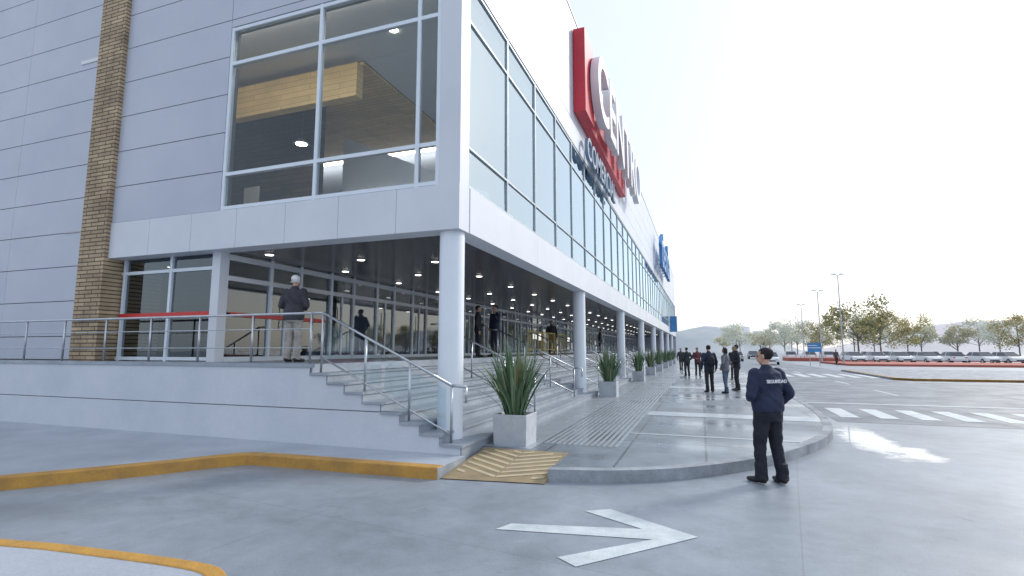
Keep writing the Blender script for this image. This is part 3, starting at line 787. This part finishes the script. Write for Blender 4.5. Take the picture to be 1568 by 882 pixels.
# ---------------------------------------------------------------- street furniture and cars
def lamp_post(x, y, h, ang):
    e = empty('street_lamp', (x,y,0)); e.rotation_euler = (0,0,R(ang)); b = MB()
    b.tube((0,0,0),(0,0,.5),.13,.11,'galv',12); b.tube((0,0,.5),(0,0,h),.09,.05,'galv',12)
    for sd in (-1,1):
        b.tube((0,0,h-.1),(sd*.3,0,h+.10),.035,.03,'galv',8)
        b.add([(sd*.28,-.13,h+.08),(sd*.85,-.1,h+.12),(sd*.85,.1,h+.12),(sd*.28,.13,h+.08),(sd*.28,-.1,h+.22),(sd*.8,-.06,h+.20),(sd*.8,.06,h+.20),(sd*.28,.1,h+.22)],
              [(0,1,2,3),(4,5,6,7),(0,1,5,4),(1,2,6,5),(2,3,7,6),(3,0,4,7)], 'galv')
    b.build('pole_and_heads', e)
lamp_post(15.7,71.7,10.6,20); lamp_post(15.2,81,9.6,20); lamp_post(17,105,9.6,20); lamp_post(9.8,190,10,0)
bs = MB(); bs.box(10.7,12.0,63.9,63.96,1.5,2.45,'sign_blue'); bs.box(10.75,11.95,63.885,63.899,1.9,1.98,'sign_white'); bs.box(10.75,11.6,63.885,63.899,2.15,2.22,'sign_white')
for xx in (10.9,11.8): bs.tube((xx,64.0,0),(xx,64.0,2.5),.035,None,'galv',8)
bs.build('direction_sign')
def car_mesh(paint):
    b = MB(); W = .86
    prof = [(-2.1,.35),(-2.15,.6),(-2.05,.88),(-1.5,.95),(.85,.95),(1.9,.80),(2.12,.62),(2.1,.35)]
    n = len(prof)
    vs = [(-W,p[0],p[1]) for p in prof] + [(W,p[0],p[1]) for p in prof]
    b.add(vs, [tuple(range(n)), tuple(range(n,2*n))[::-1]] + [(i,(i+1)%n,(i+1)%n+n,i+n) for i in range(n)], paint)
    lo = [(-1.85,.951),(1.05,.951)]; hi = [(-1.25,1.42),(.25,1.42)]
    vs = [(-W+.04,lo[0][0],lo[0][1]),(-W+.04,lo[1][0],lo[1][1]),(-W+.2,hi[1][0],hi[1][1]),(-W+.2,hi[0][0],hi[0][1])]
    vs += [(-x_,y_,z_) for x_,y_,z_ in vs]
    b.add(vs, [(0,1,2,3),(4,5,6,7),(0,3,7,4),(1,2,6,5)], 'carglass')
    b.box(-W+.18,W-.18,-1.3,.3,1.42,1.47,paint)
    for sx in (-1,1):
        b.tube((sx*(W-.035),-.55,.95),(sx*(W-.195),-.53,1.43),.04,None,paint,6)
        for yy in (-1.35,1.35):
            b.tube((sx*(W-.16),yy,.32),(sx*(W+.02),yy,.32),.32,.32,'rubber',18); b.tube((sx*(W+.02),yy,.32),(sx*(W+.03),yy,.32),.19,.17,'galv',14)
        b.box(sx*.62-.16,sx*.62+.16,2.04,2.13,.60,.72,'sign_white'); b.box(sx*.66-.14,sx*.66+.14,-2.14,-2.06,.66,.80,'sign_red')
    b.box(-.5,.5,2.1,2.14,.40,.52,'rubber')
    o = b.build('body'); me = o.data; bpy.data.objects.remove(o); return me
cars = {k: car_mesh(k) for k in ('carwhite','carsilver','carred','cardark')}
def car(k, x, y, ang):
    e = empty('parked_car', (x,y,.005)); e.rotation_euler = (0,0,R(ang))
    o = bpy.data.objects.new('body', cars[k]); col.objects.link(o); o.parent = e
    bv = o.modifiers.new('b','BEVEL'); bv.width = .05; bv.segments = 2; bv.angle_limit = R(35)
rc = random.Random(3)
for i in range(13): car(rc.choice(['carwhite','carwhite','carwhite','carwhite','carsilver']), 19.5+i*2.7+rc.uniform(-.2,.2), 84-.3*i+rc.uniform(-.4,.4), rc.choice([8,188])+rc.uniform(-4,4))
for i in range(9): car(rc.choice(['carwhite','carsilver','carwhite']), 14+i*2.8, 100, rc.uniform(-3,3))
car('carwhite', 7.6, 69, 175); car('carsilver', 5.0, 88, 0); car('cardark', 9.2, 110, 180)
for i in range(14): car(rc.choice(['carwhite','carsilver','carred','cardark']), -34+i*3.0, -24+rc.uniform(-.3,.3), rc.uniform(-3,3))
ri = MB(); pr = [(10.4,36.5),(11.2,35.6),(60,36.5),(60,52),(12,52),(10.7,50)]
ri.prism(pr, -.02, .12, 'kerb', 'kerb'); ri.build('traffic_island')
ry = MB(); strip(ry, [(10.9,50),(10.4,36.5),(11.2,35.6),(60,36.5)], .22, -.01, .13, 'yellow', 1); ry.build('yellow_kerb')
mu = MB(); mu.prism([(15,66),(90,62),(90,74),(14.5,79)], 0, .22, 'mulch'); mu.build('mulch_bed')
mu = MB(); mu.prism([(12.5,90),(19,90),(30,94),(100,96),(100,99),(12.5,97)], 0, .5, 'mulch'); mu.build('red_hedge')
fb = MB(); fb.box(-60,20,-46,-45.8,0,1.1,'sign_red'); fb.build('red_fence')

# ---------------------------------------------------------------- trees and distance
def tree_mesh(h, cr, mats, seed, nleaf=2800, trunk=.3, ls=.27):
    rnd = random.Random(seed); b = MB(); b.tube((0,0,0),(0,0,h*.42),trunk*.5,trunk*.35,'bark',8)
    cl = []
    for i in range(9):
        az = rnd.uniform(0,6.28); p0 = Vector((0,0,h*rnd.uniform(.22,.40))); ln = cr*rnd.uniform(.5,.95)
        q = p0 + Vector((math.cos(az)*ln, math.sin(az)*ln, h*rnd.uniform(.08,.45))); b.tube(p0,q,trunk*.22,trunk*.06,'bark',6); cl.append((q, cr*rnd.uniform(.28,.5)))
        q2 = q + Vector((rnd.uniform(-.4,.4)*cr, rnd.uniform(-.4,.4)*cr, h*rnd.uniform(.0,.16))); b.tube(q,q2,trunk*.07,trunk*.03,'bark',5); cl.append((q2, cr*rnd.uniform(.22,.4)))
    cl.append((Vector((0,0,h*.8)), cr*.45)); b.tube((0,0,h*.42),(0,0,h*.8),trunk*.3,trunk*.08,'bark',6)
    for i in range(nleaf):
        c, r = rnd.choice(cl); d = Vector((rnd.gauss(0,1),rnd.gauss(0,1),rnd.gauss(0,.75))); d.normalize(); p = c + d*r*rnd.uniform(.35,1.08)
        u_ = Vector((rnd.gauss(0,1),rnd.gauss(0,1),rnd.gauss(0,1))).normalized(); v_ = u_.orthogonal().normalized(); s_ = ls*rnd.uniform(.5,1)
        m = mats[0] if rnd.random() < .55 else (mats[1] if rnd.random() < .7 else mats[2])
        b.add([p-u_*s_, p-v_*s_*.5, p+u_*s_, p+v_*s_*.5], [(0,1,2,3)], m)
    o = b.build('crown_and_trunk', fixn=False); me = o.data; bpy.data.objects.remove(o); return me
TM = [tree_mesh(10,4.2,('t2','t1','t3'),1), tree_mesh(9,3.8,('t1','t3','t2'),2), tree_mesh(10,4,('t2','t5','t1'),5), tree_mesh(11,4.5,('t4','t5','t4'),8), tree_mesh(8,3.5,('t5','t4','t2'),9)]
def tree(i, x, y, s=1.0, a=0):
    o = bpy.data.objects.new('tree', TM[i]); col.objects.link(o); o.location = (x,y,0); o.scale = (s,s,s*rc.uniform(.9,1.1)); o.rotation_euler = (0,0,a)
for (i,x,y,s_) in ((0,27,112,1.15),(2,31,114,1.0),(2,22,118,.8),(2,37,120,.8),(4,44,118,.9),(2,52,116,.8),(4,60,112,.9),(3,20,150,.9),(4,16,160,.9),(4,28,150,1.0),(3,40,170,1.1),(3,12,190,1.0),(4,22,200,1.1),(3,32,210,1.2),(4,8,220,1.0),(3,50,190,1.2),(4,62,190,1.2),(3,76,190,1.2),(4,92,180,1.1),(3,110,190,1.3),(4,84,170,1.0),(3,68,160,.9),(3,120,170,1.1),(3,14,240,1.2),(4,24,250,1.2),(3,36,250,1.1)):
    tree(i,x,y,s_,rc.uniform(0,6))
for i in range(11): tree(rc.choice([0,1,2]), -70+i*10+rc.uniform(-2,2), -60+rc.uniform(-6,6), rc.uniform(.9,1.3), rc.uniform(0,6))
def hill(name, cx, cy, rx, ry, h, mat, seed=0, n=36):
    rnd = random.Random(seed); vs = []; fs = []
    for j in range(n+1):
        for i in range(n+1):
            a = -1+2*i/n; b_ = -1+2*j/n; r = math.hypot(a,b_); z = h*max(0,math.cos(min(r,1)*math.pi/2))**1.3
            if z > .05: z += h*.06*math.sin(a*9+seed)*math.cos(b_*7)+rnd.uniform(-.02,.02)*h
            vs.append((cx+a*rx, cy+b_*ry, z-.3))
    for j in range(n):
        for i in range(n): o=j*(n+1)+i; fs.append((o,o+1,o+n+2,o+n+1))
    b = MB(); b.add(vs, fs, mat); b.build(name, smooth=True, fixn=False)
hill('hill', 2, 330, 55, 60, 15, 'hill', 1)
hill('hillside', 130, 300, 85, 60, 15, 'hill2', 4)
rt = random.Random(5)
for i in range(5):
    x = 24+i*10+rt.uniform(-2,2); y = 640+rt.uniform(-40,60); hh = rt.uniform(12,30); ww = rt.uniform(7,12)
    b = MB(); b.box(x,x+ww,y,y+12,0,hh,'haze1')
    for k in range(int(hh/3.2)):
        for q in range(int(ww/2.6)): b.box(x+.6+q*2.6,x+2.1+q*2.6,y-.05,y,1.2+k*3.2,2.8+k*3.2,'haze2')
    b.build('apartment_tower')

# ---------------------------------------------------------------- world, sun, camera
wd = bpy.data.worlds.new('World'); scene.world = wd; wd.use_nodes = True
N = wd.node_tree.nodes; L = wd.node_tree.links; bg = N['Background']
sk = N.new('ShaderNodeTexSky'); sk.sky_type = 'NISHITA'; sk.sun_disc = False
AZ, EL = 38, 30
sk.sun_elevation = R(EL); sk.sun_rotation = R(AZ); sk.dust_density = 2.0; sk.air_density = 1.0; sk.ozone_density = 1.5
mx = N.new('ShaderNodeMix'); mx.data_type = 'RGBA'; mx.inputs[0].default_value = .66; mx.inputs[7].default_value = (7.5,8.2,9.2,1)
L.new(sk.outputs[0], mx.inputs[6]); L.new(mx.outputs[2], bg.inputs['Color']); bg.inputs['Strength'].default_value = .15
sl = bpy.data.lights.new('sun','SUN'); sl.energy = 2.2; sl.angle = R(9); sl.color = (1,.965,.91)
so = bpy.data.objects.new('sun', sl); col.objects.link(so)
dirv = Vector((math.sin(R(AZ))*math.cos(R(EL)), math.cos(R(AZ))*math.cos(R(EL)), math.sin(R(EL))))
so.rotation_euler = (-dirv).to_track_quat('-Z','Y').to_euler(); so.location = (20,20,30)
cam = bpy.data.cameras.new('camera'); cam.sensor_width = 36; cam.lens = 560*1.43/1568*36; cam.clip_end = 3000; cam.clip_start = .05
co = bpy.data.objects.new('camera', cam); col.objects.link(co); co.location = (0,0,1.75)
co.rotation_euler = (R(90+6.72), 0, R(19.8)); scene.camera = co
scene.view_settings.view_transform = 'Standard'; scene.view_settings.look = 'None'; scene.view_settings.exposure = 0
